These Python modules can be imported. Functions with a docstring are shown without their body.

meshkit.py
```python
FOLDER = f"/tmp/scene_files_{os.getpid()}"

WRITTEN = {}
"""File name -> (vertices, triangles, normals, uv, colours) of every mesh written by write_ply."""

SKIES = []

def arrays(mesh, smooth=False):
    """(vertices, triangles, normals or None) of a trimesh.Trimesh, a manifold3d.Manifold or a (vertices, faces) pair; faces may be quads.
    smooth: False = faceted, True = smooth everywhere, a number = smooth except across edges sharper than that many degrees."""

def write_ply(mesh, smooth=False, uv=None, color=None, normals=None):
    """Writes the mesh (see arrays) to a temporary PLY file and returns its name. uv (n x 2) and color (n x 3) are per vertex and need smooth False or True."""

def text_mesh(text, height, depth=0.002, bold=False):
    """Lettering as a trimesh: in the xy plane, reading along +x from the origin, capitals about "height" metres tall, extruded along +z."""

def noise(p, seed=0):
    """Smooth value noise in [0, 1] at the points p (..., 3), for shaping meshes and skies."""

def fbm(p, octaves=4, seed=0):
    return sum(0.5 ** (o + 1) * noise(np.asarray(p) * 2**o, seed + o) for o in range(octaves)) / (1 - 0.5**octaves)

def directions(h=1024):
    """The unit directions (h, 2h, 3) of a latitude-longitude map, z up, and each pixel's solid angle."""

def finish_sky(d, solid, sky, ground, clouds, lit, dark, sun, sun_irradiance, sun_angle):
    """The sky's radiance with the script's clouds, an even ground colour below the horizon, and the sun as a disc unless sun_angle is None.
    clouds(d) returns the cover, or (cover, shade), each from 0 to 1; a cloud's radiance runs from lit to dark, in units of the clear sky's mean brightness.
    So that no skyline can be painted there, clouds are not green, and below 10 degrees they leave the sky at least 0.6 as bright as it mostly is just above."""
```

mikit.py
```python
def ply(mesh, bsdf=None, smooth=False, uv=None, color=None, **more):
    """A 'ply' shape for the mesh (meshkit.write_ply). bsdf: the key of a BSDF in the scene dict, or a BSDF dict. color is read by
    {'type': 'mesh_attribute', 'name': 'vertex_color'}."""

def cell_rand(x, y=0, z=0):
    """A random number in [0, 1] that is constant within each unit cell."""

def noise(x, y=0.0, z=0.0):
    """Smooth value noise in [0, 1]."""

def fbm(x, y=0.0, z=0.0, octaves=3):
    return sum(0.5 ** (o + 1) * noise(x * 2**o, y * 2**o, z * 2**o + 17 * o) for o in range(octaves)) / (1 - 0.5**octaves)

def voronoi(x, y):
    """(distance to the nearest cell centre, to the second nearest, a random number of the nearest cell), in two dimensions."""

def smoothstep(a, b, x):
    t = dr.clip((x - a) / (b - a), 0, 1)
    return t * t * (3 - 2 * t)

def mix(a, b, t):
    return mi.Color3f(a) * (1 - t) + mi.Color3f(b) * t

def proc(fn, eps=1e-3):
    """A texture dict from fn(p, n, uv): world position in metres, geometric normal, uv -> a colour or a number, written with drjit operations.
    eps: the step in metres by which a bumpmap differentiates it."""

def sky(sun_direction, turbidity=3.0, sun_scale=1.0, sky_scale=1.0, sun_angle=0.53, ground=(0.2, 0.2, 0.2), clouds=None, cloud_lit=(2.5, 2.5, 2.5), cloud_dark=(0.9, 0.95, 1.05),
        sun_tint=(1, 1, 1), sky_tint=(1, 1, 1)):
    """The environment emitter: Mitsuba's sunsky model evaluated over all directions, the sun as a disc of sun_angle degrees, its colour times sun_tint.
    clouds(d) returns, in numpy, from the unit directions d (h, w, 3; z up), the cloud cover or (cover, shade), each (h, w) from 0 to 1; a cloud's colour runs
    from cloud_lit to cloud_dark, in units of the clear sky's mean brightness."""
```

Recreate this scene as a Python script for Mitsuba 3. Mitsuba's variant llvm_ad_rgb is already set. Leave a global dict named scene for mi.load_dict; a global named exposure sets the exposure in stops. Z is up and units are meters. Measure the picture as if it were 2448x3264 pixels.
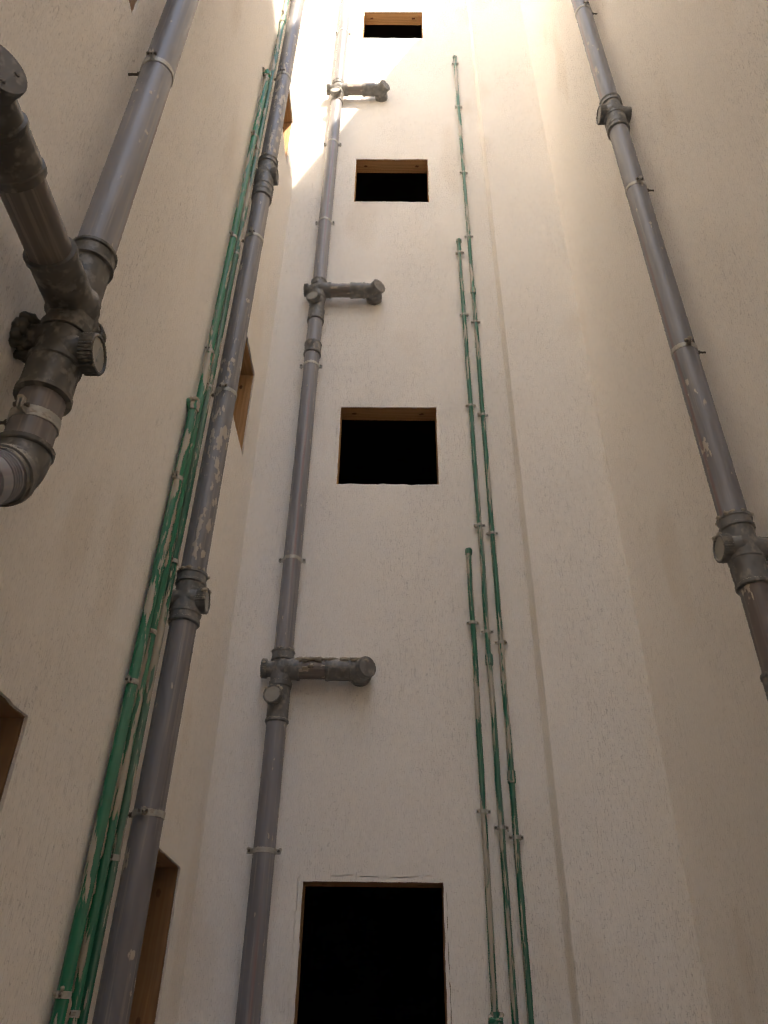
import math, random
import numpy as np
import trimesh
import drjit as dr
import mitsuba as mi
import mikit
from mikit import noise, fbm, smoothstep, mix, proc
from shapely.geometry import Polygon, box as sbox, LineString
from shapely.ops import unary_union

# ------------------------------------------------------------------ camera, sky, exposure
CZ = 1.5                                        # the lens is 1.5 m above the floor of the light well; heights below are relative to it
pitch, roll, yaw = (math.radians(a) for a in (34.481, 0.824, -0.556))
fwd = np.array([math.sin(yaw) * math.cos(pitch), math.cos(yaw) * math.cos(pitch), math.sin(pitch)])
r0 = np.array([math.cos(yaw), -math.sin(yaw), 0]); u0 = np.cross(r0, fwd)
right = math.cos(roll) * r0 + math.sin(roll) * u0; up = np.cross(right, fwd)
T = mi.ScalarTransform4f
scene, labels = {}, {}
scene['camera'] = {'type': 'perspective', 'fov': 2 * math.degrees(math.atan(1224 / 2500.8)), 'fov_axis': 'x', 'near_clip': 0.01, 'far_clip': 500.0,
                   'to_world': T().look_at(origin=[0, 0, CZ], target=(np.array([0, 0, CZ]) + fwd).tolist(), up=up.tolist())}
scene['sky'] = mikit.sky([0.44, -1.0, 1.05], turbidity=3, sun_scale=0.4, sun_tint=(0.96, 1.0, 1.07))
exposure = 4.7

rng = np.random.default_rng(7)
random.seed(7)

# ------------------------------------------------------------------ materials
def vmix(a, b, t): return mix(a, b, t)

def plaster_col(p, n, uv):
    h = p.x + p.y
    z = p.z
    base = mix((0.817, 0.781, 0.730), (0.785, 0.748, 0.694), fbm(h * 1.3, z * 0.8, 3.0, 3))
    base = mix(base, (0.66, 0.585, 0.49), 0.32 * smoothstep(0.62, 0.80, fbm(h * 2.6 + 7, z * 1.1, 9.0, 3)))
    patch = 0.25 + 0.75 * smoothstep(0.30, 0.72, fbm(h * 3.4, z * 1.5, 1.0, 3))
    w = 1.6 * noise(h * 30, z * 22, 12.0)
    st = smoothstep(0.72, 0.90, noise(h * 290 + w, z * 33, 5.0)) * patch
    st2 = smoothstep(0.80, 0.93, noise(h * 240 + 31, z * 150 + w, 2.0)) * (0.35 + 0.65 * patch)
    lo = smoothstep(0.74, 0.9, noise(h * 190 + 11, z * 21, 8.0)) * patch
    c = base * (1 - 0.15 * st) * (1 - 0.26 * st2) * (1 + 0.04 * lo)
    return c * (0.95 + 0.10 * noise(h * 260, z * 90, 4.0))

def plaster_bump(p, n, uv):
    h = p.x + p.y
    z = p.z
    patch = 0.25 + 0.75 * smoothstep(0.30, 0.72, fbm(h * 3.4, z * 1.5, 1.0, 3))
    w = 1.6 * noise(h * 30, z * 22, 12.0)
    st = smoothstep(0.66, 0.90, noise(h * 290 + w, z * 33, 5.0)) * patch
    st2 = smoothstep(0.78, 0.93, noise(h * 240 + 31, z * 150 + w, 2.0)) * (0.35 + 0.65 * patch)
    return 0.0019 * fbm(h * 240, z * 130, 4.0, 2) - 0.0016 * st - 0.0018 * st2 + 0.010 * fbm(h * 4.0, z * 2.2, 6.0, 3)

def two(b): return {'type': 'twosided', 'bsdf': b}

scene['mat_plaster'] = two({'type': 'bumpmap', 'scale': 1.0, 'arbitrary': proc(plaster_bump, eps=1.5e-3),
                            'bsdf': {'type': 'principled', 'base_color': proc(plaster_col), 'roughness': 0.9, 'specular': 0.15}})

def pvc(base, dust, splash, stripe, brown):
    def col(p, n, uv):
        a, v = uv.x, uv.y
        k = fbm(a * 6, v * 1.7, p.z * 0.4 + p.x * 3, 3)
        c = mix(base, [x * 0.72 for x in base], smoothstep(0.35, 0.7, k))
        if brown:
            c = mix(c, (0.115, 0.052, 0.034), brown * smoothstep(0.32, 0.62, fbm(a * 4 + 3, v * 2.0, 2.0 + p.x, 3)))
        if stripe:                                                   # faint red ink line printed along the pipe
            s = smoothstep(0.040, 0.004, dr.abs(a - 0.545)) * smoothstep(0.25, 0.6, noise(v * 0.8, p.x * 2, 3.0)) * (0.6 + 0.4 * noise(a * 200, v * 3, 1.0))
            c = mix(c, (0.215, 0.120, 0.112), stripe * s)
        streak = smoothstep(0.52, 0.80, fbm(a * 40, v * 3.2, p.y, 3))
        c = mix(c, (0.36, 0.32, 0.27), dust * (0.25 + streak))
        d = fbm(a * 15, v * 15, 11.0 + p.y * 0.5, 3) * 0.72 + 0.34 * noise(a * 3.0 + 5, v * 1.9, 3.0 + p.x) + 0.10 * noise(a * 44, v * 60, 3.0) - 0.05
        sp = smoothstep(1.0 - splash, 1.04 - splash, d)
        return mix(c, (0.46, 0.40, 0.32), sp * 0.85)
    def bump(p, n, uv):
        a, v = uv.x, uv.y
        d = fbm(a * 15, v * 15, 11.0 + p.y * 0.5, 3) * 0.72 + 0.34 * noise(a * 3.0 + 5, v * 1.9, 3.0 + p.x) + 0.10 * noise(a * 44, v * 60, 3.0) - 0.05
        return 0.0025 * smoothstep(1.0 - splash, 1.07 - splash, d) + 0.00025 * fbm(a * 50, v * 60, 0.0, 2)
    return two({'type': 'bumpmap', 'scale': 1.0, 'arbitrary': proc(bump, eps=1e-3),
                'bsdf': {'type': 'principled', 'base_color': proc(col), 'roughness': 0.42, 'specular': 0.5}})

scene['mat_pvc'] = pvc((0.208, 0.208, 0.228), 0.28, 0.24, 0.8, 0.0)
scene['mat_pvc_splashed'] = pvc((0.182, 0.180, 0.194), 0.30, 0.352, 0.0, 0.08)
scene['mat_pvc_brown'] = pvc((0.160, 0.152, 0.148), 0.24, 0.235, 0.0, 0.36)

def fitting(a, b, dust):
    def col(p, n, uv):
        k = fbm(p.x * 24, p.y * 24, p.z * 12, 3)
        c = mix(a, b, smoothstep(0.35, 0.65, k))
        d = smoothstep(0.50, 0.78, fbm(p.x * 60, p.y * 60, p.z * 34, 3))
        c = mix(c, (0.33, 0.30, 0.25), dust * d)
        upf = smoothstep(0.25, 0.8, n.z) * smoothstep(0.30, 0.55, fbm(p.x * 90, p.y * 90, p.z * 90, 2))
        return mix(c, (0.42, 0.38, 0.32), 0.85 * upf)               # mortar dust lies on whatever faces up
    return two({'type': 'bumpmap', 'scale': 1.0, 'arbitrary': proc(fit_bump, eps=1e-3),
                'bsdf': {'type': 'principled', 'base_color': proc(col), 'roughness': 0.48, 'specular': 0.45}})
def fit_bump(p, n, uv):
    return 0.0012 * fbm(p.x * 110, p.y * 110, p.z * 110, 3)
scene['mat_fitting'] = fitting((0.160, 0.158, 0.155), (0.112, 0.109, 0.102), 0.42)
scene['mat_fitting_grimy'] = fitting((0.098, 0.092, 0.080), (0.062, 0.058, 0.048), 0.36)
scene['mat_pvc_grimy'] = pvc((0.092, 0.088, 0.078), 0.30, 0.245, 0.0, 0.30)
scene['mat_cap_face'] = two({'type': 'principled', 'roughness': 0.55, 'specular': 0.4, 'base_color': proc(
    lambda p, n, uv: mix((0.26, 0.255, 0.23), (0.34, 0.33, 0.30), fbm(p.x * 30, p.y * 30, p.z * 60, 3)))})

def green(smear, g0, g1, filmy):
    def m(p, uv):
        a, v = uv.x, uv.y
        d = fbm(a * 4 + 2, v * 4.5, 3.0 + p.x * 7 + p.y * 13, 3) * 0.60 + 0.46 * fbm(a * 9, v * 8, 1.0 + p.x * 5 + p.y * 9, 3)
        return smoothstep(1.02 - smear, 1.07 - smear, d + 0.10 * noise(a * 40, v * 45, 2.0))
    def col(p, n, uv):
        a, v = uv.x, uv.y
        c = mix(g0, g1, fbm(a * 3, v * 2.5, p.x, 2))
        film = smoothstep(0.40, 0.75, fbm(a * 8, v * 1.1, p.x * 7 + 2, 3))
        c = mix(c, (0.20, 0.27, 0.22), filmy * film)
        return mix(c, (0.40, 0.36, 0.29), m(p, uv))
    def bump(p, n, uv):
        return 0.0022 * m(p, uv) * (0.6 + 0.8 * noise(uv.x * 30, uv.y * 70, 1.0))
    return two({'type': 'bumpmap', 'scale': 1.0, 'arbitrary': proc(bump, eps=8e-4),
                'bsdf': {'type': 'principled', 'base_color': proc(col), 'roughness': 0.42, 'specular': 0.5}})
scene['mat_green'] = green(0.415, (0.007, 0.098, 0.050), (0.016, 0.140, 0.080), 0.55)
scene['mat_green_smeared'] = green(0.405, (0.006, 0.135, 0.062), (0.016, 0.190, 0.098), 0.30)

def galv_col(p, n, uv):
    k = fbm(p.x * 120, p.y * 120, p.z * 120, 3)
    c = mix((0.48, 0.47, 0.43), (0.33, 0.31, 0.27), k)
    return mix(c, (0.20, 0.13, 0.08), 0.6 * smoothstep(0.60, 0.75, fbm(p.x * 40, p.y * 40, p.z * 70, 3)))
scene['mat_galvanised'] = two({'type': 'principled', 'base_color': proc(galv_col), 'metallic': 0.35, 'roughness': 0.5})
scene['mat_bolt'] = two({'type': 'principled', 'base_color': {'type': 'rgb', 'value': [0.10, 0.085, 0.07]}, 'metallic': 0.4, 'roughness': 0.6})

def mortar_col(p, n, uv):
    return mix((0.47, 0.42, 0.34), (0.31, 0.27, 0.215), fbm(p.x * 90, p.y * 90, p.z * 90, 3))
scene['mat_mortar'] = two({'type': 'diffuse', 'reflectance': proc(mortar_col)})

scene['mat_mortar_dark'] = two({'type': 'diffuse', 'reflectance': proc(lambda p, n, uv: mix((0.05, 0.047, 0.038), (0.13, 0.115, 0.09), fbm(p.x * 60, p.y * 60, p.z * 60, 3)))})

def wood_fn(dark):
    def col(p, n, uv):
        u, v = uv.x, uv.y
        w = u + 0.02 * noise(v * 3, u * 10, 2.0) + 0.012 * noise(v * 9, u * 4, 7.0)
        kx, ky = dr.abs(u - 0.055), dr.abs(v - dr.floor(v / 0.47 + 0.5) * 0.47 - 0.06)
        kd = dr.sqrt((kx / 0.010) ** 2 + (ky / 0.018) ** 2)
        w = w + 0.010 * dr.exp(-kd * 0.7)
        g = fbm(w * 130, v * 2.2, 1.0, 3)
        c = mix((0.54, 0.335, 0.165), (0.43, 0.245, 0.108), smoothstep(0.3, 0.75, g))
        c = mix(c, (0.13, 0.055, 0.022), smoothstep(1.25, 0.7, kd))
        stain = fbm(u * 12, v * 4, p.z, 3)
        return mix(c, (0.20, 0.125, 0.075), dark * smoothstep(0.15, 0.5, stain))
    return two({'type': 'principled', 'base_color': proc(col), 'roughness': 0.65, 'specular': 0.3})
scene['mat_pine'] = wood_fn(0.12)
scene['mat_pine_stained'] = wood_fn(0.70)
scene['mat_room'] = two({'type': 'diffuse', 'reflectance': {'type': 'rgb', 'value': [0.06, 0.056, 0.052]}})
scene['mat_ground'] = two({'type': 'diffuse', 'reflectance': proc(lambda p, n, uv: mix((0.36, 0.32, 0.27), (0.25, 0.22, 0.19), fbm(p.x * 2, p.y * 2, 1.0, 4)))})
scene['mat_roof'] = two({'type': 'diffuse', 'reflectance': {'type': 'rgb', 'value': [0.36, 0.33, 0.29]}})

# ------------------------------------------------------------------ mesh kit (hard edges by doubled vertices, so every mesh is written smooth)
class Mesh:
    def __init__(s): s.v, s.f, s.uv, s.n = [], [], [], 0
    def add(s, v, f, uv=None):
        v = np.asarray(v, float).reshape(-1, 3); f = np.asarray(f, int)
        if f.shape[1] == 4: f = np.vstack([f[:, [0, 1, 2]], f[:, [0, 2, 3]]])
        s.v.append(v); s.f.append(f + s.n); s.n += len(v)
        s.uv.append(np.zeros((len(v), 2)) if uv is None else np.asarray(uv, float))
        return s
    def arrays(s): return np.vstack(s.v), np.vstack(s.f), np.vstack(s.uv)

USED = {}
def key_of(name, parent=None):
    k = name if parent is None else parent + '__' + name
    i = USED.get(k, -1) + 1; USED[k] = i
    return k if i == 0 else f'{k}_{i:03d}'

def put(name, mesh, mat, parent=None, label=None, kind=None, cat=None, group=None):
    k = key_of(name, parent)
    if isinstance(mesh, Mesh):
        v, f, uv = mesh.arrays()
        d = mikit.ply(trimesh.Trimesh(v + [0, 0, CZ], f, process=False), mat, smooth=True, uv=uv)
    else:                                                            # (trimesh, smoothing angle)
        m, ang = mesh; m = m.copy(); m.apply_translation([0, 0, CZ])
        d = mikit.ply(m, mat, smooth=ang)
    scene[k] = d
    note(k, label, cat, group, kind)
    return k

def note(k, label=None, cat=None, group=None, kind=None):
    e = {a: b for a, b in (('label', label), ('category', cat), ('group', group), ('kind', kind)) if b}
    if e: labels[k] = {**labels.get(k, {}), **e}

def thing(name, label, cat, group=None):
    k = key_of(name); note(k, label, cat, group); return k

def frame(d):
    d = np.asarray(d, float); d = d / np.linalg.norm(d)
    a = np.array([0, 0, 1.0]) if abs(d[2]) < 0.8 else np.array([0, 1.0, 0])
    x = np.cross(a, d); x /= np.linalg.norm(x)
    return d, x, np.cross(d, x)

def lathe(M, prof, p, d, n=44, seam=None, wob=0.0):
    """Profile [(s, r), ...] turned about the axis from p along d; corners sharper than 24 degrees stay hard."""
    d, x, y = frame(d)
    if seam is not None:                                             # put u = 0 on this side
        x = np.asarray(seam, float) - np.dot(seam, d) * d; x /= np.linalg.norm(x); y = np.cross(d, x)
    p = np.asarray(p, float)
    ang = np.linspace(0, 2 * np.pi, n + 1)
    runs, cur = [], [prof[0]]
    for i in range(1, len(prof)):
        cur.append(prof[i])
        if i < len(prof) - 1:
            a = np.subtract(prof[i], prof[i - 1]); b = np.subtract(prof[i + 1], prof[i])
            c = np.dot(a, b) / (np.linalg.norm(a) * np.linalg.norm(b) + 1e-12)
            if c < math.cos(math.radians(24)): runs.append(cur); cur = [prof[i]]
    runs.append(cur)
    acc = prof[0][0]
    for run in runs:
        V, UV = [], []
        for j, (s, r) in enumerate(run):
            if j: acc += math.hypot(s - run[j - 1][0], r - run[j - 1][1])
            ring = p + d * s + r * (np.cos(ang)[:, None] * x + np.sin(ang)[:, None] * y)
            V.append(ring); UV.append(np.stack([ang / (2 * np.pi), np.full(n + 1, acc)], 1))
        m = n + 1
        i = np.arange(n)
        F = np.vstack([np.stack([j * m + i, j * m + i + 1, (j + 1) * m + i + 1, (j + 1) * m + i], 1) for j in range(len(run) - 1)])
        M.add(np.vstack(V), F, np.vstack(UV))
    return M

def bx(M, c, size, R=None, grain=0):
    """A box with its edges eased by a small bevel; uv in metres, v along the axis 'grain'."""
    c = np.asarray(c, float); h = np.asarray(size, float) / 2
    R = np.eye(3) if R is None else np.asarray(R, float)
    for ax in range(3):
        for sg in (-1, 1):
            o = [k for k in range(3) if k != ax]
            q = []
            for a, b in ((-1, -1), (1, -1), (1, 1), (-1, 1)):
                v = np.zeros(3); v[ax] = sg * h[ax]; v[o[0]] = a * h[o[0]]; v[o[1]] = b * h[o[1]]; q.append(v)
            q = np.array(q)
            want = np.zeros(3); want[ax] = sg
            if np.dot(np.cross(q[1] - q[0], q[2] - q[0]), want) < 0: q = q[::-1]
            oth = [k for k in range(3) if k != grain]
            uv = np.stack([q[:, oth[0]] + q[:, oth[1]] + 0.07, q[:, grain] + 0.3], 1)
            M.add(q @ R.T + c, [[0, 1, 2, 3]], uv)
    return M

def lump(M, c, r, squash=(1, 1, 1), seed=0, sub=2):
    """A rough clot of mortar."""
    s = trimesh.creation.icosphere(sub, 1.0)
    v = s.vertices
    from meshkit import fbm as mf
    k = 0.55 + 0.9 * mf(v * 1.7 + seed * 3.1, 3, seed)
    M.add(v * k[:, None] * np.asarray(squash) * r + np.asarray(c), s.faces)
    return M

# ------------------------------------------------------------------ walls of the light well
XR, YB, YF, FLOOR = 1.37, 4.081, -24.0, -1.5
TOP_B, TOP_L, TOP_R = 40.0, 40.0, 11.68
TOP_F = 6.29 + 1.05 * (YB - YF)
def xl(z): return -0.912 + 0.0038 * np.asarray(z, float)             # the left wall leans by a hair

def rough_rect(a0, a1, z0, z1, amp, seed, step=0.03):
    g = np.random.default_rng(seed); pts = []
    for (p, q) in (((a0, z0), (a1, z0)), ((a1, z0), (a1, z1)), ((a1, z1), (a0, z1)), ((a0, z1), (a0, z0))):
        n = max(2, int(np.hypot(q[0] - p[0], q[1] - p[1]) / step))
        for t in np.linspace(0, 1, n, endpoint=False):
            j = g.normal(0, amp, 2) + (g.random() < 0.10) * g.normal(0, amp * 2.2, 2)
            pts.append((p[0] + t * (q[0] - p[0]) + j[0], p[1] + t * (q[1] - p[1]) + j[1]))
    return Polygon(pts).buffer(0)

def crack(pts, w, seed):
    g = np.random.default_rng(seed); out = []
    for (p, q) in zip(pts[:-1], pts[1:]):
        L = np.hypot(q[0] - p[0], q[1] - p[1]); n = max(3, int(L / 0.025)); prev = np.array(p, float)
        for t in np.linspace(0, 1, n)[1:]:
            nx = np.array(p) + t * (np.array(q) - p) + g.normal(0, 0.0014, 2)
            if g.random() < 0.82: out.append(LineString([prev, nx]).buffer(w * g.uniform(0.35, 1.2), cap_style=1, resolution=2))
            prev = nx
    return unary_union(out)

def flat(poly, t0, t1, place):
    """The wall polygon (along, z) extruded from depth t0 to t1, then placed by place(along, depth, z)."""
    m = trimesh.creation.extrude_polygon(poly, t1 - t0, engine='earcut')
    v = m.vertices
    m.vertices = place(v[:, 0], v[:, 2] + t0, v[:, 1])
    m.invert() if m.volume < 0 else None
    return m

def wall(name, label, a0, a1, TOP, openings, place, cracks=(), core=0.142, seed=1):
    skin = sbox(a0, FLOOR, a1, TOP)
    for i, (o0, o1, z0, z1) in enumerate(openings): skin = skin.difference(rough_rect(o0 - 0.001, o1 + 0.001, z0 - 0.002, z1 + 0.002, 0.0014, seed * 50 + i))
    for c in cracks: skin = skin.difference(c)
    skin = skin if skin.geom_type == 'Polygon' else max(skin.geoms, key=lambda g: g.area)
    corep = sbox(a0, FLOOR, a1, TOP)
    for (o0, o1, z0, z1) in openings: corep = corep.difference(sbox(o0 - 0.026, z0 - 0.026, o1 + 0.026, z1 + 0.026))
    m = trimesh.util.concatenate([flat(skin, 0, 0.010, place), flat(corep, 0.0102, core, place)])
    k = put(name, (m, 20), 'mat_plaster', label=label, cat='wall')
    return k

def window_frame(wallkey, o, place, axis, stained, depth=0.127, label=None):
    o0, o1, z0, z1 = o
    k = key_of('window_frame', wallkey)
    if label: note(k, label)
    mat = 'mat_pine_stained' if stained else 'mat_pine'
    d0 = 0.0115
    dc = d0 + depth / 2
    def board(nm, ac, zc, la, lz, grain):
        M = Mesh()
        size = (la, depth, lz) if axis == 0 else (depth, la, lz)
        g = {0: (0 if axis == 0 else 1), 1: 2}[grain]
        c = place(np.array([ac]), np.array([dc]), np.array([zc]))[0]
        bx(M, c, size, grain=g)
        put(nm, M, mat, k)
    e = 0.022
    board('head_board', (o0 + o1) / 2, z1 + e / 2, o1 - o0 + 2 * e, e, 0)
    board('sill_board', (o0 + o1) / 2, z0 - e / 2, o1 - o0 + 2 * e, e, 0)
    board('jamb_board', o0 - e / 2, (z0 + z1) / 2, e, z1 - z0 - 0.001, 1)
    board('jamb_board', o1 + e / 2, (z0 + z1) / 2, e, z1 - z0 - 0.001, 1)
    return k

def pl_back(a, t, z): return np.stack([a, YB + t, z], 1)
def pl_left(a, t, z): return np.stack([xl(z) - t, a, z], 1)
def pl_right(a, t, z): return np.stack([XR + t, a, z], 1)
def pl_front(a, t, z): return np.stack([a, YF - t, z], 1)

BW = [(-0.400, 0.268, 0.00, 0.662), (-0.348, 0.312, 3.022, 3.687), (-0.339, 0.312, 6.066, 6.713), (-0.342, 0.306, 9.008, 9.618)]
LW = [(3.07, 3.735, -0.01, 0.655), (3.07, 3.74, 2.975, 3.652), (3.07, 3.745, 6.075, 6.715)]
LN = [(1.25, 1.925, 0.00, 0.682), (0.58, 1.258, 2.925, 3.60)]
o = BW[0]
cr = [crack([(o[0] - 0.028, 0.02), (o[0] - 0.026, o[3] + 0.012), (o[0] - 0.018, o[3] + 0.020)], 0.0022, 3),
      crack([(o[0] + 0.10, o[3] + 0.024), (o[0] + 0.20, o[3] + 0.029), (o[0] + 0.42, o[3] + 0.022), (o[1] - 0.05, o[3] + 0.030)], 0.0026, 4),
      crack([(o[1] + 0.016, o[3] - 0.04), (o[1] + 0.018, 0.02)], 0.0018, 5)]
o = BW[1]
cr += [crack([(o[0] - 0.03, o[2] + 0.03), (o[0] - 0.022, o[2] + 0.30), (o[0] - 0.02, o[3] - 0.02)], 0.0018, 6)]
kb = wall('back_wall', 'beige textured plaster wall straight ahead with a column of square window openings', -1.06, 1.52, TOP_B, BW, pl_back, cr, seed=1)
for i, w in enumerate(BW): window_frame(kb, w, pl_back, 0, i == 0)
# the pilaster in the right-hand corner
M = Mesh()
prof = [(0.815, YB + 0.02), (0.815, 3.926), (0.820, 3.921), (1.40, 3.921)]
for (p, q) in zip(prof[:-1], prof[1:]):
    M.add([[p[0], p[1], FLOOR], [q[0], q[1], FLOOR], [q[0], q[1], TOP_B], [p[0], p[1], TOP_B]], [[0, 1, 2, 3]])
M.add([[0.815, YB, TOP_B], [0.815, 3.926, TOP_B], [0.82, 3.921, TOP_B], [1.40, 3.921, TOP_B], [1.40, YB, TOP_B]], [[0, 1, 2], [0, 2, 3], [0, 3, 4]])
put('pilaster', M, 'mat_plaster', kb)

klw = wall('left_wall', 'beige plaster wall along the left side carrying two drain pipes and three green pipes', YF - 0.25, YB, TOP_L, LW + LN, pl_left, (), seed=2)
for i, w in enumerate(LW + LN): window_frame(klw, w, pl_left, 1, i in (0, 3, 4))
wall('right_wall', 'beige plaster wall along the right side with one grey drain pipe and no windows', YF - 0.25, YB, TOP_R, [], pl_right, (), seed=3)
wall('front_wall', 'beige plaster wall behind the camera closing the light well', -1.0, XR, TOP_F, [], pl_front, (), seed=4)

# the unlit rooms behind the openings, storey by storey, and the flat roof over them
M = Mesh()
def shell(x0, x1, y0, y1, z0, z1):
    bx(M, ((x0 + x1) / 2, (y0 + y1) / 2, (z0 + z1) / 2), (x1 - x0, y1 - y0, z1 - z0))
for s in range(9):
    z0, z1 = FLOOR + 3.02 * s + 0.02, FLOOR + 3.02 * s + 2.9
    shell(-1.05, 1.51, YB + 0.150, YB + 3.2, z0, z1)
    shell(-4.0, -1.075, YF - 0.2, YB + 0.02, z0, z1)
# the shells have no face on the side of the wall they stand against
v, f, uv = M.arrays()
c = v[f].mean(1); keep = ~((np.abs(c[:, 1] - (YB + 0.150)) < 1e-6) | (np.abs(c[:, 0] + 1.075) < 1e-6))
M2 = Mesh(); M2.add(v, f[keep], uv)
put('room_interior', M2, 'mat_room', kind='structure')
M = Mesh()
bx(M, (0.25, YB + 3.0, TOP_B - 0.16), (5.5, 5.4, 0.3)); bx(M, (-3.9, -9.9, TOP_L - 0.16), (5.4, 29.4, 0.3)); bx(M, (4.3, -9.9, TOP_R - 0.16), (5.4, 29.4, 0.3)); bx(M, (0.25, YF - 2.0, TOP_F - 0.16), (5.5, 3.4, 0.3))
put('roof_terrace', M, 'mat_roof', kind='structure')
M = Mesh(); M.add([[-60, -60, FLOOR], [60, -60, FLOOR], [60, 60, FLOOR], [-60, 60, FLOOR]], [[0, 1, 2, 3]])
put('ground', M, 'mat_ground', kind='structure')

# ------------------------------------------------------------------ drain pipe pieces
R = 0.0525
def unit(v): v = np.asarray(v, float); return v / np.linalg.norm(v)

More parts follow.
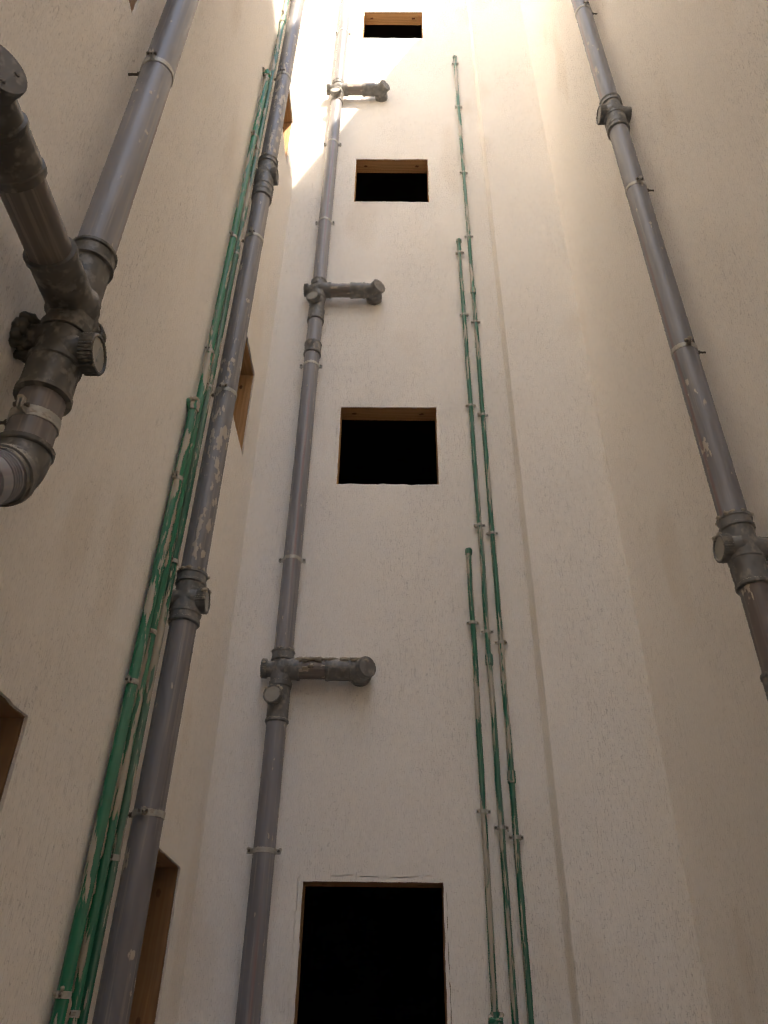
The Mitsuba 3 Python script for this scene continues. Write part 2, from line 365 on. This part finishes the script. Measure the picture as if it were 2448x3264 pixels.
class Stack:
    """A vertical soil stack: axis(z) -> point; out = away from the wall, along = along the wall (the side of the branch)."""
    def __init__(s, name, label, axis, out, along, mat, R=R, fit='mat_fitting'):
        s.k = thing(name, label, 'drain pipe', 'grey drain pipes on the walls of the light well'); s.axis, s.out, s.along, s.mat, s.R, s.fit = axis, unit(out), unit(along), mat, R, fit
    branch_mat = 'mat_pvc_brown'
    def P(s, z): return np.array(s.axis(z), float)
    def pipe(s, z0, z1, mat=None, name='pipe'):
        a, b = s.P(z0), s.P(z1); L = np.linalg.norm(b - a)
        n = max(2, int(L / 0.5)); M = Mesh()
        lathe(M, [(L * t, s.R) for t in np.linspace(0, 1, n + 1)], a, b - a, 48, seam=-s.out)
        return put(name, M, mat or s.mat, s.k)
    def rings(s, M, prof, z):
        """prof: (dz, dr) relative to height z and the pipe's radius."""
        a = s.P(z); d = s.P(z + 0.5) - s.P(z)
        lathe(M, [(dz, s.R + r) for dz, r in prof], a, d, 48, seam=-s.out)
    def cap(s, parent, c, d, r=0.052, L=0.036, mortar=0, seed=0, label=None):
        """A ribbed inspection plug: c = centre of its face, d = the way it faces."""
        d, x, y = frame(d); N = 34; n = N * 4
        ang = np.arange(n) / n * 2 * np.pi
        ph = np.arange(n) % 4
        rib = np.where((ph == 0) | (ph == 1), 1.0, 0.0)
        def ring(sv, rr): return np.asarray(c) + d * sv + rr[:, None] * (np.cos(ang)[:, None] * x + np.sin(ang)[:, None] * y)
        one = np.ones(n)
        rows = [ring(-L, r * 0.90 * one), ring(-L + 0.001, r * (0.945 + 0.055 * rib)), ring(-0.004, r * (0.945 + 0.055 * rib)), ring(-0.001, r * 0.955 * one), ring(0, r * 0.93 * one), ring(0, r * 0.83 * one), ring(-0.005, r * 0.80 * one)]
        V = np.vstack(rows); i = np.arange(n); j = (i + 1) % n
        F = np.vstack([np.stack([k * n + i, k * n + j, (k + 1) * n + j, (k + 1) * n + i], 1) for k in range(len(rows) - 1)])
        tm = trimesh.Trimesh(V, np.vstack([F[:, [0, 1, 2]], F[:, [0, 2, 3]]]), process=False)
        kk = put('inspection_cap', (tm, 28), s.fit, parent)
        M = Mesh(); lathe(M, [(-0.0048, 0.8 * r), (-0.0040, 0.4 * r), (-0.0035, 0.0008)], c, d, 40)
        bx(M, np.asarray(c) - d * 0.003, (0.004, 0.004, 0.9 * r), np.stack([d, x, y], 1)) if label == 'bar' else None
        put('cap_face', M, 'mat_cap_face', parent)
        if mortar:
            g = np.random.default_rng(seed + 90); M = Mesh()
            for _ in range(mortar):
                a = g.normal(0, 0.75)
                dirn = np.array([0, 0, 1.0]) * math.cos(a) + unit(np.cross(d, [0, 0, 1])) * math.sin(a)
                lump(M, np.asarray(c) + dirn * r * 0.97 - d * g.uniform(0, 0.02), g.uniform(0.006, 0.012), (1, 1, 0.8), int(g.integers(99)), 1)
            put('mortar', M, 'mat_mortar', parent, kind='stuff')
        return kk
    def neck(s, M, c0, d, L, r=0.047, flare=0.010):
        lathe(M, [(0.0, r + flare * 2), (0.022, r + flare * 2), (0.036, r + flare), (0.050, r + flare * 0.4), (0.064, r), (max(L, 0.07), r)], c0, d, 40)
    def collar(s, M, z0, z1, dr=0.0085, lip=0.012):
        """A socket from z0 up to z1 with a rolled lip at both ends."""
        h = z1 - z0
        s.rings(M, [(-0.004, 0.0), (0.0, dr * 0.55), (0.002, dr + 0.002), (lip, dr + 0.002), (lip + 0.003, dr - 0.002), (h - lip - 0.003, dr - 0.002), (h - lip, dr + 0.002), (h - 0.002, dr + 0.002), (h, dr * 0.6), (h + 0.0005, 0.0)], z0)
    def ribs(s, parent, z, n=4, pitch=0.011, a0=-0.75, a1=0.35):
        """Short moulded bars on the face of a socket."""
        M = Mesh()
        for i in range(n):
            c = s.P(z + i * pitch)
            for t in np.linspace(a0, a1, 7)[:-1]:
                t0, t1 = t, t + (a1 - a0) / 6
                q = []
                for tt, rr, zz in ((t0, 0.0072, -.002), (t1, 0.0072, -.002), (t1, 0.0095, 0), (t0, 0.0095, 0), (t1, 0.0072, .002), (t0, 0.0072, .002)):
                    dd = s.out * math.cos(tt) + np.cross([0, 0, 1], s.out) * math.sin(tt)
                    q.append(c + dd * (s.R + rr) + [0, 0, zz])
                M.add(q, [[0, 1, 2, 3], [3, 2, 4, 5]])
        put('moulded_rib', M, s.fit, parent, kind='stuff')
    def mortar_ring(s, parent, z, r, seed, n=26, size=0.008, full=1.0):
        g = np.random.default_rng(seed); M = Mesh(); c = s.P(z)
        side = np.cross([0, 0, 1.0], s.out)
        for _ in range(n):
            a = g.uniform(-np.pi, np.pi) * full
            d = s.out * math.cos(a) + side * math.sin(a)
            lump(M, c + d * (r + g.uniform(-0.004, 0.002)) + [0, 0, g.uniform(-0.002, 0.006)], size * g.uniform(0.6, 1.5), (1, 1, 0.7), int(g.integers(99)), 1)
        put('mortar', M, 'mat_mortar', parent, kind='stuff')
    def clamp(s, z, lug=None, dirty=0, seed=0, tilt=0.0, wide=0.022):
        """A two-piece galvanised pipe ring: band, a lug pair with bolt on either side, and the rod into the wall."""
        k = key_of('pipe_clamp', s.k)
        c = s.P(z); d = unit(s.P(z + 0.5) - c)
        lug = unit(s.along if lug is None else lug)
        d = unit(d + tilt * lug)
        lug = unit(lug - np.dot(lug, d) * d); out = unit(np.cross(lug, d)); out = out if np.dot(out, s.out) > 0 else -out
        M = Mesh(); h = wide / 2
        lathe(M, [(-h, s.R), (-h, s.R + 0.003), (h, s.R + 0.003), (h, s.R)], c, d, 48)
        put('band', M, 'mat_galvanised', k)
        for sg in (-1, 1):
            M = Mesh(); B = Mesh()
            e = c + lug * sg * (s.R + 0.014)
            Rm = np.stack([lug * sg, out, d], 1)
            for t in (-1, 1): bx(M, e + out * t * 0.0045, (0.028, 0.0032, wide), Rm)
            put('lug', M, 'mat_galvanised', k)
            lathe(B, [(-0.017, 0.0), (-0.017, 0.0062), (-0.0105, 0.0062), (-0.0105, 0.0034), (0.0105, 0.0034), (0.0105, 0.006), (0.0155, 0.006), (0.0155, 0.0)], e + lug * sg * 0.004, out, 8)
            put('bolt', B, 'mat_bolt', k)
        M = Mesh(); lathe(M, [(0, 0.007), (0.0, 0.009), (0.012, 0.009), (0.012, 0.0045), (0.06, 0.0045)], c - s.out * (s.R + 0.001), -s.out, 10)
        put('wall_rod', M, 'mat_bolt', k)
        if dirty:
            g = np.random.default_rng(seed + 500); M = Mesh()
            for _ in range(dirty):
                sg = g.choice([-1, 1])
                lump(M, c + lug * sg * (s.R + g.uniform(-0.01, 0.026)) + out * g.uniform(-0.006, 0.014) + [0, 0, g.uniform(-0.004, 0.020)], g.uniform(0.005, 0.011), (1, 1, 0.8), int(g.integers(99)), 1)
            put('mortar', M, 'mat_mortar', k, kind='stuff')
        return k

def branch_fitting(S, zb, zr, zc, zl, name='tee_fitting', cap_n=None, L=0.44, mortar=0, seed=0, end_dots=True, drop=0.0, ring_at=(0.085, 0.25, 0.345), back_cap=True, end_n=(0.65, 0.75)):
    """Access tee: branch at zb along S.along, an opposite cap, a front cap at zc; rim at zr, lower end zl. The branch runs on to an elbow turned into the wall."""
    k = key_of(name, S.k)
    M = Mesh()
    S.collar(M, zr - 0.062, zr, 0.0085)
    S.rings(M, [(0, 0.003), (zr - 0.060 - (zb - 0.085), 0.003)], zb - 0.085)
    S.rings(M, [(-0.018, 0.0), (-0.016, 0.0085), (0.0, 0.0105), (0.008, 0.0105), (0.012, 0.004)], zb - 0.088)
    S.rings(M, [(0, 0.004), (zb - 0.10 - zl - 0.02, 0.004)], zl + 0.012)
    S.rings(M, [(-0.001, 0.0), (0.0, 0.0075), (0.004, 0.009), (0.014, 0.009), (0.018, 0.005)], zl)
    pb = S.P(zb); d = unit(S.along + np.array([0, 0, drop]))
    S.neck(M, pb, d, 0.09, 0.0515, 0.008)
    if back_cap: S.neck(M, pb, -S.along, 0.085, 0.042, 0.008)
    cn = unit(S.out if cap_n is None else cap_n)
    pc = S.P(zc)
    S.neck(M, pc, cn, 0.078, 0.041, 0.006)
    put_k = put('body', M, S.fit, k)
    if back_cap: S.cap(k, pb - S.along * 0.110, -S.along, 0.050, 0.032, mortar // 3, seed + 1)
    S.cap(k, pc + cn * 0.100, cn, 0.052, 0.036, mortar // 3, seed + 2, 'bar')
    if mortar: S.mortar_ring(k, zr - 0.002, S.R + 0.008, seed, mortar, 0.0075)
    # branch: socket, pipe, socket, elbow
    M = Mesh(); lathe(M, [(0.06, 0.0520), (L - 0.05, 0.0520)], pb, d, 44, seam=[0, 0, 1])
    put('branch_pipe', M, S.branch_mat, k)
    M = Mesh()
    a, b, c3 = ring_at
    sock = lambda s0, s1: lathe(M, [(s0 - 0.008, 0.052), (s0 - 0.007, 0.0605), (s0, 0.0625), (s0 + 0.013, 0.0625), (s0 + 0.016, 0.0595), (s1, 0.0585), (s1 + 0.006, 0.052)], pb, d, 44)
    lathe(M, [(0.045, 0.0585), (a - 0.004, 0.0585), (a - 0.002, 0.0625), (a + 0.012, 0.0625), (a + 0.013, 0.052)], pb, d, 44)
    put('branch_socket', M, S.fit, k); M = Mesh()
    sock(b, c3); lathe(M, [(c3 - 0.004, 0.0585), (c3, 0.0620), (c3 + 0.010, 0.0620), (c3 + 0.014, 0.0560), (L - 0.02, 0.0560)], pb, d, 44)
    put('branch_socket', M, S.fit, k)
    e = pb + d * L
    M = Mesh()
    sp = trimesh.creation.icosphere(3, 0.0575); M.add(sp.vertices + e, sp.faces)
    wd = S.standoff
    lathe(M, [(0, 0.0565), (wd - 0.045, 0.0565), (wd - 0.043, 0.062), (wd - 0.02, 0.062), (wd - 0.018, 0.0595), (wd + 0.004, 0.0595)], e, -S.out, 44)
    en = unit(S.along * end_n[0] + S.out * end_n[1])
    lathe(M, [(0, 0.0560), (0.050, 0.0560), (0.051, 0.0585), (0.064, 0.0585), (0.0665, 0.0570), (0.0665, 0.0)], e, en, 44)
    put('elbow', M, S.fit, k)
    if end_dots:
        M = Mesh(); _, x, y = frame(en)
        for q in range(4):
            t = q * np.pi / 2 + 0.5; lathe(M, [(0, 0.0), (0, 0.0055), (0.0016, 0.0050), (0.0022, 0.0)], e + en * 0.0666 + 0.036 * (math.cos(t) * x + math.sin(t) * y), en, 8)
        put('cap_screw', M, 'mat_bolt', k, kind='stuff')
    if mortar:
        g = np.random.default_rng(seed + 33); M = Mesh()
        side = unit(np.cross(d, [0, 0, 1]))
        for _ in range(mortar * 6):
            t = g.uniform(0.08, L + 0.03); a = g.normal(0.1, 0.5)
            lump(M, pb + d * t + (np.array([0, 0, 1]) * math.cos(a) + side * math.sin(a)) * 0.059, g.uniform(0.008, 0.016), (1.3, 1.3, 0.5), int(g.integers(99)), 1)
        put('mortar', M, 'mat_mortar', k, kind='stuff')
    return k

def access_fitting(S, zr, zc, zm, zl, rings=(), ribs=None, mortar=0, seed=0, stub=True, protr=0.088, cap_n=None):
    """Straight inspection tee: rim zr, cap height zc, middle ring zm, lower end zl."""
    k = key_of('access_fitting', S.k)
    M = Mesh()
    S.collar(M, zr - 0.055, zr, 0.0085)
    S.rings(M, [(0, 0.0035), (zr - 0.054 - zm, 0.0035)], zm)
    S.rings(M, [(-0.006, 0.0075), (-0.003, 0.011), (0.009, 0.011), (0.013, 0.004)], zm)
    S.rings(M, [(0, 0.0070), (zm - zl - 0.003, 0.0075)], zl)
    for z in (zl,) + tuple(rings): S.rings(M, [(-0.006, 0.0), (-0.004, 0.0085), (0.0, 0.0105), (0.010, 0.0105), (0.013, 0.007)], z)
    cn = unit(S.out if cap_n is None else cap_n)
    S.neck(M, S.P(zc), cn, protr - 0.022, 0.043, 0.007)
    if stub: S.neck(M, S.P(zc), -cn, S.standoff + 0.01, 0.043, 0.006)
    put('body', M, S.fit, k)
    S.cap(k, S.P(zc) + cn * protr, cn, 0.054, 0.038, mortar // 3, seed + 2)
    if ribs: S.ribs(k, ribs, 5, 0.010)
    if mortar: S.mortar_ring(k, zr - 0.002, S.R + 0.008, seed, mortar, 0.0075)
    return k

# ------------------------------------------------------------------ the stack on the back wall
def ax3(z): return (-0.590 + 0.0052 * z, YB - 0.09, z)
S = Stack('drain_pipe', 'grey drain pipe on the back wall left of the windows, with three side branches', ax3, (0, -1, 0), (1, 0, 0), 'mat_pvc'); S.standoff = 0.09
for a, b in ((-1.5, 1.43), (1.755, 4.44), (4.44, 4.46), (4.84, 7.53), (7.81, 11.55)):
    if b - a > 0.1: S.pipe(a, b)
branch_fitting(S, 1.70, 1.805, 1.525, 1.40, L=0.425, mortar=24, seed=11, end_dots=False, cap_n=(-0.25, -1, 0), ring_at=(0.085, 0.245, 0.365))
branch_fitting(S, 4.795, 4.885, 4.63, 4.545, L=0.425, seed=21, cap_n=(-0.30, -1, 0))
branch_fitting(S, 7.755, 7.86, 7.57, 7.50, L=0.425, seed=31, cap_n=(-0.1, -1, 0))
k = key_of('sleeve', S.k); M = Mesh(); S.rings(M, [(-0.004, 0.0), (-0.002, 0.009), (0.0, 0.011), (0.010, 0.011), (0.014, 0.0075), (0.10, 0.0075), (0.104, 0.004)], 4.445); put('collar', M, S.fit, k)
k = key_of('sleeve', S.k); M = Mesh(); S.collar(M, 4.095, 4.205, 0.0085); put('collar', M, S.fit, k); S.ribs(k, 4.135, 5, 0.010)
for i, z in enumerate((0.775, 2.385, 3.985, 5.63, 6.79, 8.9)): S.clamp(z, seed=i, dirty=14 if z < 1 else 0)

# ------------------------------------------------------------------ the stack on the left wall near the corner
def ax2(z): return (float(xl(z)) + 0.092, 2.785 + 0.0190 * z, z)
S = Stack('drain_pipe', 'grey drain pipe splashed with plaster on the left wall, beside the three green pipes', ax2, (1, 0, 0), (0, -1, 0), 'mat_pvc_splashed'); S.standoff = 0.092
for a, b in ((-1.5, 1.41), (1.56, 4.33), (4.63, 11.55)): S.pipe(a, b)
access_fitting(S, 1.612, 1.49, 1.425, 1.385, mortar=22, seed=41, protr=0.080)
access_fitting(S, 4.685, 4.525, 4.385, 4.275, rings=(4.325,), mortar=8, seed=51, protr=0.075)
for i, (z, dd) in enumerate(((0.655, 12), (2.63, 10), (3.86, 6), (5.76, 0), (7.09, 0))): S.clamp(z, seed=20 + i, dirty=dd, tilt=0.05)

# ------------------------------------------------------------------ the stack on the left wall nearest to the camera
def ax1(z): return (float(xl(z)) + 0.098, 1.352, z)
S = Stack('drain_pipe', 'grimy grey drain pipe nearest the camera, at the upper left, with capped branch and elbow', ax1, (1, 0, 0), (0, -1, 0), 'mat_pvc', fit='mat_fitting_grimy'); S.branch_mat = 'mat_pvc_grimy'; S.standoff = 0.098
S.pipe(1.72, 11.55)
S.pipe(1.03, 1.26, 'mat_pvc_brown')
branch_fitting(S, 1.545, 1.765, 1.385, 1.235, L=0.56, seed=61, ring_at=(0.165, 0.375, 0.475), end_n=(0.6, 0.8))
k = key_of('wall_stub', S.k); M = Mesh(); pw = S.P(1.425)
S.neck(M, pw, -S.out, 0.080, 0.043, 0.006); put('neck', M, S.fit, k)
S.cap(k, pw - S.out * 0.094, -S.out, 0.054, 0.030)
g = np.random.default_rng(5); M = Mesh()
for _ in range(60):
    t = g.uniform(1.6, 4.6)
    lump(M, pw + np.array([-g.uniform(0.070, 0.098), math.cos(t) * 0.055, math.sin(t) * 0.055 * -1]) + g.normal(0, 0.004, 3), g.uniform(0.007, 0.014), seed=int(g.integers(99)), sub=1)
put('mortar', M, 'mat_mortar_dark', k, kind='stuff')
k = key_of('sleeve', S.k); M = Mesh()
S.rings(M, [(-0.004, 0.0), (-0.002, 0.0095), (0.0, 0.0125), (0.012, 0.0125), (0.016, 0.008), (0.098, 0.008), (0.102, 0.0120), (0.114, 0.0120), (0.118, 0.006)], 1.236)
put('collar', M, S.fit, k)
S.clamp(1.165, seed=5, tilt=0.10, wide=0.026, dirty=3); S.clamp(2.72, seed=6, tilt=0.05)
# bottom elbow, swept towards the viewer, and the ribbed spigot
k = key_of('elbow', S.k); M = Mesh()
S.rings(M, [(-0.002, 0.004), (0.0, 0.0095), (0.004, 0.0115), (0.014, 0.0115), (0.018, 0.0)], 1.075)
E0 = S.P(1.08); rad = 0.13; V, UV = [], []; nb, na = 14, 44
ang = np.linspace(0, 2 * np.pi, na + 1)
for i in range(nb + 1):
    t = i / nb * math.radians(47)
    c = E0 + np.array([0, -rad * (1 - math.cos(t)), -rad * math.sin(t)]); d = np.array([0, -math.sin(t), -math.cos(t)])
    side = np.array([1.0, 0, 0]); oth = np.cross(d, side)
    V.append(c + (R + 0.007) * (np.cos(ang)[:, None] * side + np.sin(ang)[:, None] * oth)); UV.append(np.stack([ang / 6.283, np.full(na + 1, i * .01)], 1))
i = np.arange(na); m = na + 1
M.add(np.vstack(V), np.vstack([np.stack([j * m + i, j * m + i + 1, (j + 1) * m + i + 1, (j + 1) * m + i], 1) for j in range(nb)]), np.vstack(UV))
lathe(M, [(-0.012, 0.058), (-0.010, 0.066), (0.010, 0.066), (0.013, 0.0615), (0.030, 0.0615)], c, d, 44)
put('bend', M, S.fit, k)
M = Mesh(); pr = [(0.012, 0.0585), (0.040, 0.0585)]
for q in range(4): pr += [(0.041 + q * .011, 0.0555), (0.046 + q * .011, 0.0555), (0.047 + q * .011, 0.0585), (0.051 + q * .011, 0.0585)]
pr += [(0.12, 0.0585), (0.122, 0.0525), (2.3, 0.0525)]
lathe(M, pr, c, d, 44, seam=[-1, 0, 0]); put('spigot', M, 'mat_pvc', k)

# ------------------------------------------------------------------ the stack on the right wall
def ax4(z): return (XR - 0.092, 2.402 + 0.0115 * z, z)
S = Stack('drain_pipe', 'grey drain pipe on the right wall with two round inspection caps', ax4, (-1, 0, 0), (0, -1, 0), 'mat_pvc'); S.standoff = 0.092
for a, b in ((-1.5, 0.96), (0.96, 1.37)): S.pipe(a, b, 'mat_pvc_brown')
for a, b in ((1.59, 4.33), (4.58, 11.55)): S.pipe(a, b)
access_fitting(S, 1.645, 1.515, 1.462, 1.352, ribs=1.40, mortar=16, seed=71)
access_fitting(S, 4.635, 4.50, 4.448, 4.318, rings=(4.352,), ribs=4.395, seed=81)
k = key_of('sleeve', S.k); M = Mesh(); S.collar(M, 0.90, 1.03, 0.0085); put('collar', M, S.fit, k)
for i, (z, dd) in enumerate(((2.53, 8), (3.745, 4), (5.80, 0))): S.clamp(z, seed=40 + i, dirty=dd, tilt=0.06)

# ------------------------------------------------------------------ green water pipes
def water_pipe(label, axis, out, z0, z1, clips, couplings=(), mat='mat_green', top='cap', bottom=None, seed=0, RG=0.0150):
    k = thing('water_pipe', label, 'water pipe', 'green plastic water pipes on the walls')
    out = unit(out); side = np.cross([0, 0, 1.0], out); P = lambda z: np.array(axis(z), float)
    n = max(4, int((z1 - z0) / 0.12)); g = np.random.default_rng(seed)
    zs = np.linspace(z0, z1, n + 1); pts = np.array([P(z) for z in zs]); pts += side * np.convolve(g.normal(0, 0.0022, n + 1), np.ones(4) / 4, 'same')[:, None]
    na = 20; ang = np.linspace(0, 2 * np.pi, na + 1)
    V = np.vstack([p + RG * (np.cos(ang)[:, None] * -out + np.sin(ang)[:, None] * np.cross([0, 0, 1], -out)) for p in pts])
    UV = np.vstack([np.stack([ang / (2 * np.pi), np.full(na + 1, z)], 1) for z in zs]); i = np.arange(na); m = na + 1
    M = Mesh(); M.add(V, np.vstack([np.stack([j * m + i, j * m + i + 1, (j + 1) * m + i + 1, (j + 1) * m + i], 1) for j in range(n)]), UV)
    put('pipe', M, mat, k)
    def sleeve(z, h, nm='coupling'):
        M = Mesh(); r = RG + 0.0065
        lathe(M, [(-h, RG), (-h, r - 0.001), (-h + 0.003, r), (h - 0.003, r), (h, r - 0.001), (h, RG)], P(z), P(z + 1) - P(z), 20, seam=-out); put(nm, M, mat, k)
    for z in couplings: sleeve(z, 0.03)
    if top == 'cap':
        M = Mesh(); r = RG + 0.0065
        lathe(M, [(-0.03, RG), (-0.03, r - 0.001), (-0.027, r), (0.0, r), (0.006, r - 0.003), (0.009, 0.0)], P(z1), (0, 0, 1), 20, seam=-out); put('end_cap', M, mat, k)
    else:
        M = Mesh(); r = RG + 0.006; e = P(z1) + [0, 0, 0.012]
        lathe(M, [(-0.045, RG), (-0.045, r), (0.0, r)], e, (0, 0, 1), 20, seam=-out)
        sp = trimesh.creation.icosphere(2, r); M.add(sp.vertices + e, sp.faces)
        lathe(M, [(0, r), (0.05, r)], e, -out, 20, seam=[0, 0, 1]); put('elbow', M, mat, k)
        M = Mesh()
        for _ in range(22): lump(M, e + out * g.uniform(-0.03, 0.012) + side * g.normal(0, 0.013) + [0, 0, g.uniform(-0.014, 0.026)], g.uniform(0.008, 0.014), seed=int(g.integers(99)), sub=1)
        put('mortar', M, 'mat_mortar', k, kind='stuff')
    if bottom is not None:
        M = Mesh(); e = P(bottom); r = RG + 0.007
        lathe(M, [(-0.03, RG), (-0.03, r), (0.03, r), (0.03, RG)], e, (0, 0, 1), 20, seam=-out)
        lathe(M, [(0, r), (0.03, r)], e + [0, 0, 0.0], side, 20, seam=[0, 0, 1]); lathe(M, [(0, r), (0.03, r)], e, -side, 20, seam=[0, 0, 1])
        put('tee', M, mat, k)
        M = Mesh()
        for _ in range(10): lump(M, e + side * g.normal(0, 0.028) + out * g.uniform(-0.01, 0.012) + [0, 0, g.normal(0, 0.014)], g.uniform(0.006, 0.012), seed=int(g.integers(99)), sub=1)
        put('mortar', M, 'mat_mortar', k, kind='stuff')
    for z in clips:
        kk = key_of('pipe_clip', k); c = P(z); w = 0.009
        M = Mesh(); lathe(M, [(-w, RG), (-w, RG + 0.0028), (w, RG + 0.0028), (w, RG)], c, (0, 0, 1), 24)
        Rm = np.stack([side, out, np.array([0, 0, 1.0])], 1)
        for sg in (-1, 1): bx(M, c + side * sg * (RG + 0.010) - out * 0.002, (0.022, 0.005, 2 * w), Rm)
        put('band', M, 'mat_galvanised', kk)
        for sg in (-1, 1):
            M = Mesh(); lathe(M, [(-0.016, 0.004), (0.002, 0.004), (0.002, 0.0062), (0.005, 0.005), (0.006, 0.0)], c + side * sg * (RG + 0.013), out, 8); put('screw', M, 'mat_bolt', kk)
        if g.random() < 0.75:
            M = Mesh()
            for _ in range(int(g.integers(4, 9))):
                lump(M, c + side * g.choice([-1, 1]) * (RG + g.uniform(0.0, 0.02)) + out * g.uniform(-0.012, 0.006) + [0, 0, g.normal(0, 0.007)], g.uniform(0.004, 0.0085), seed=int(g.integers(99)), sub=1)
            put('mortar', M, 'mat_mortar', kk, kind='stuff')
    return k

yb = YB - 0.028
water_pipe('short green water pipe on the back wall, ending lowest, right beside the lowest window', lambda z: (0.4765 + 0 * z, yb, z), (0, -1, 0), -1.5, 2.51, (0.985, 2.02), top='cap', bottom=0.115, seed=101)
water_pipe('middle one of the three green water pipes on the back wall, ending at mid height', lambda z: (0.562 - 0.0034 * z, yb, z), (0, -1, 0), -1.5, 5.50, (0.91, 1.965, 2.69, 3.68, 4.60, 5.34), (1.795,), seed=102)
water_pipe('tallest green water pipe on the back wall, close to the pilaster edge', lambda z: (0.628 + 0 * z, yb, z), (0, -1, 0), -1.5, 8.54, (0.865, 1.90, 2.63, 3.595, 4.52, 5.55, 6.46, 7.56, 8.40), (1.155, 4.87), seed=103)
gx = lambda z, off=0.030: float(xl(z)) + off
water_pipe('longest green water pipe on the left wall, running out of sight beside the drain pipe', lambda z: (gx(z), 2.700 + 0.0195 * z, z), (1, 0, 0), -1.5, 11.5, (0.50, 1.62, 2.60, 3.62, 4.68, 6.60), (6.50,), 'mat_green', seed=104, RG=0.0180)
kmid = water_pipe('green water pipe on the left wall between two others, bent into the wall high up', lambda z: (gx(z), 2.615 + 0.0165 * z, z), (1, 0, 0), -1.5, 5.46, (0.075, 1.26, 2.745, 3.64, 4.66, 5.38), (), 'mat_green_smeared', top='elbow', seed=105, RG=0.0180)
water_pipe('leftmost green water pipe, plaster smeared, bent into the left wall at mid height', lambda z: (gx(z), 2.507 + 0.038 * z, z), (1, 0, 0), -1.5, 2.345, (0.115, 1.03, 1.925), (), 'mat_green_smeared', top='elbow', seed=106, RG=0.0190)
# mortar squeezed between the green pipes of the left wall
from meshkit import noise as mnoise
g = np.random.default_rng(77); M = Mesh()
for z in np.arange(-0.3, 2.30, 0.011):
    w = float(mnoise(np.array([z * 4.2, 3.0, 1.0]), 5)) - 0.30 + 0.25 * float(mnoise(np.array([z * 15, 1.0, 4.0]), 8))
    if w < 0.0: continue
    y0 = 2.507 + 0.038 * z; y1 = 2.615 + 0.0165 * z
    c = np.array([gx(z, 0.016) + 0.008 * min(w * 2, 1), y0 + (y1 - y0) * g.uniform(0.35, 0.65), z])
    lump(M, c, 0.013 + 0.020 * w, (0.45, 0.85, 1.3), int(g.integers(99)), 1)
put('mortar', M, 'mat_mortar', kmid, kind='stuff')
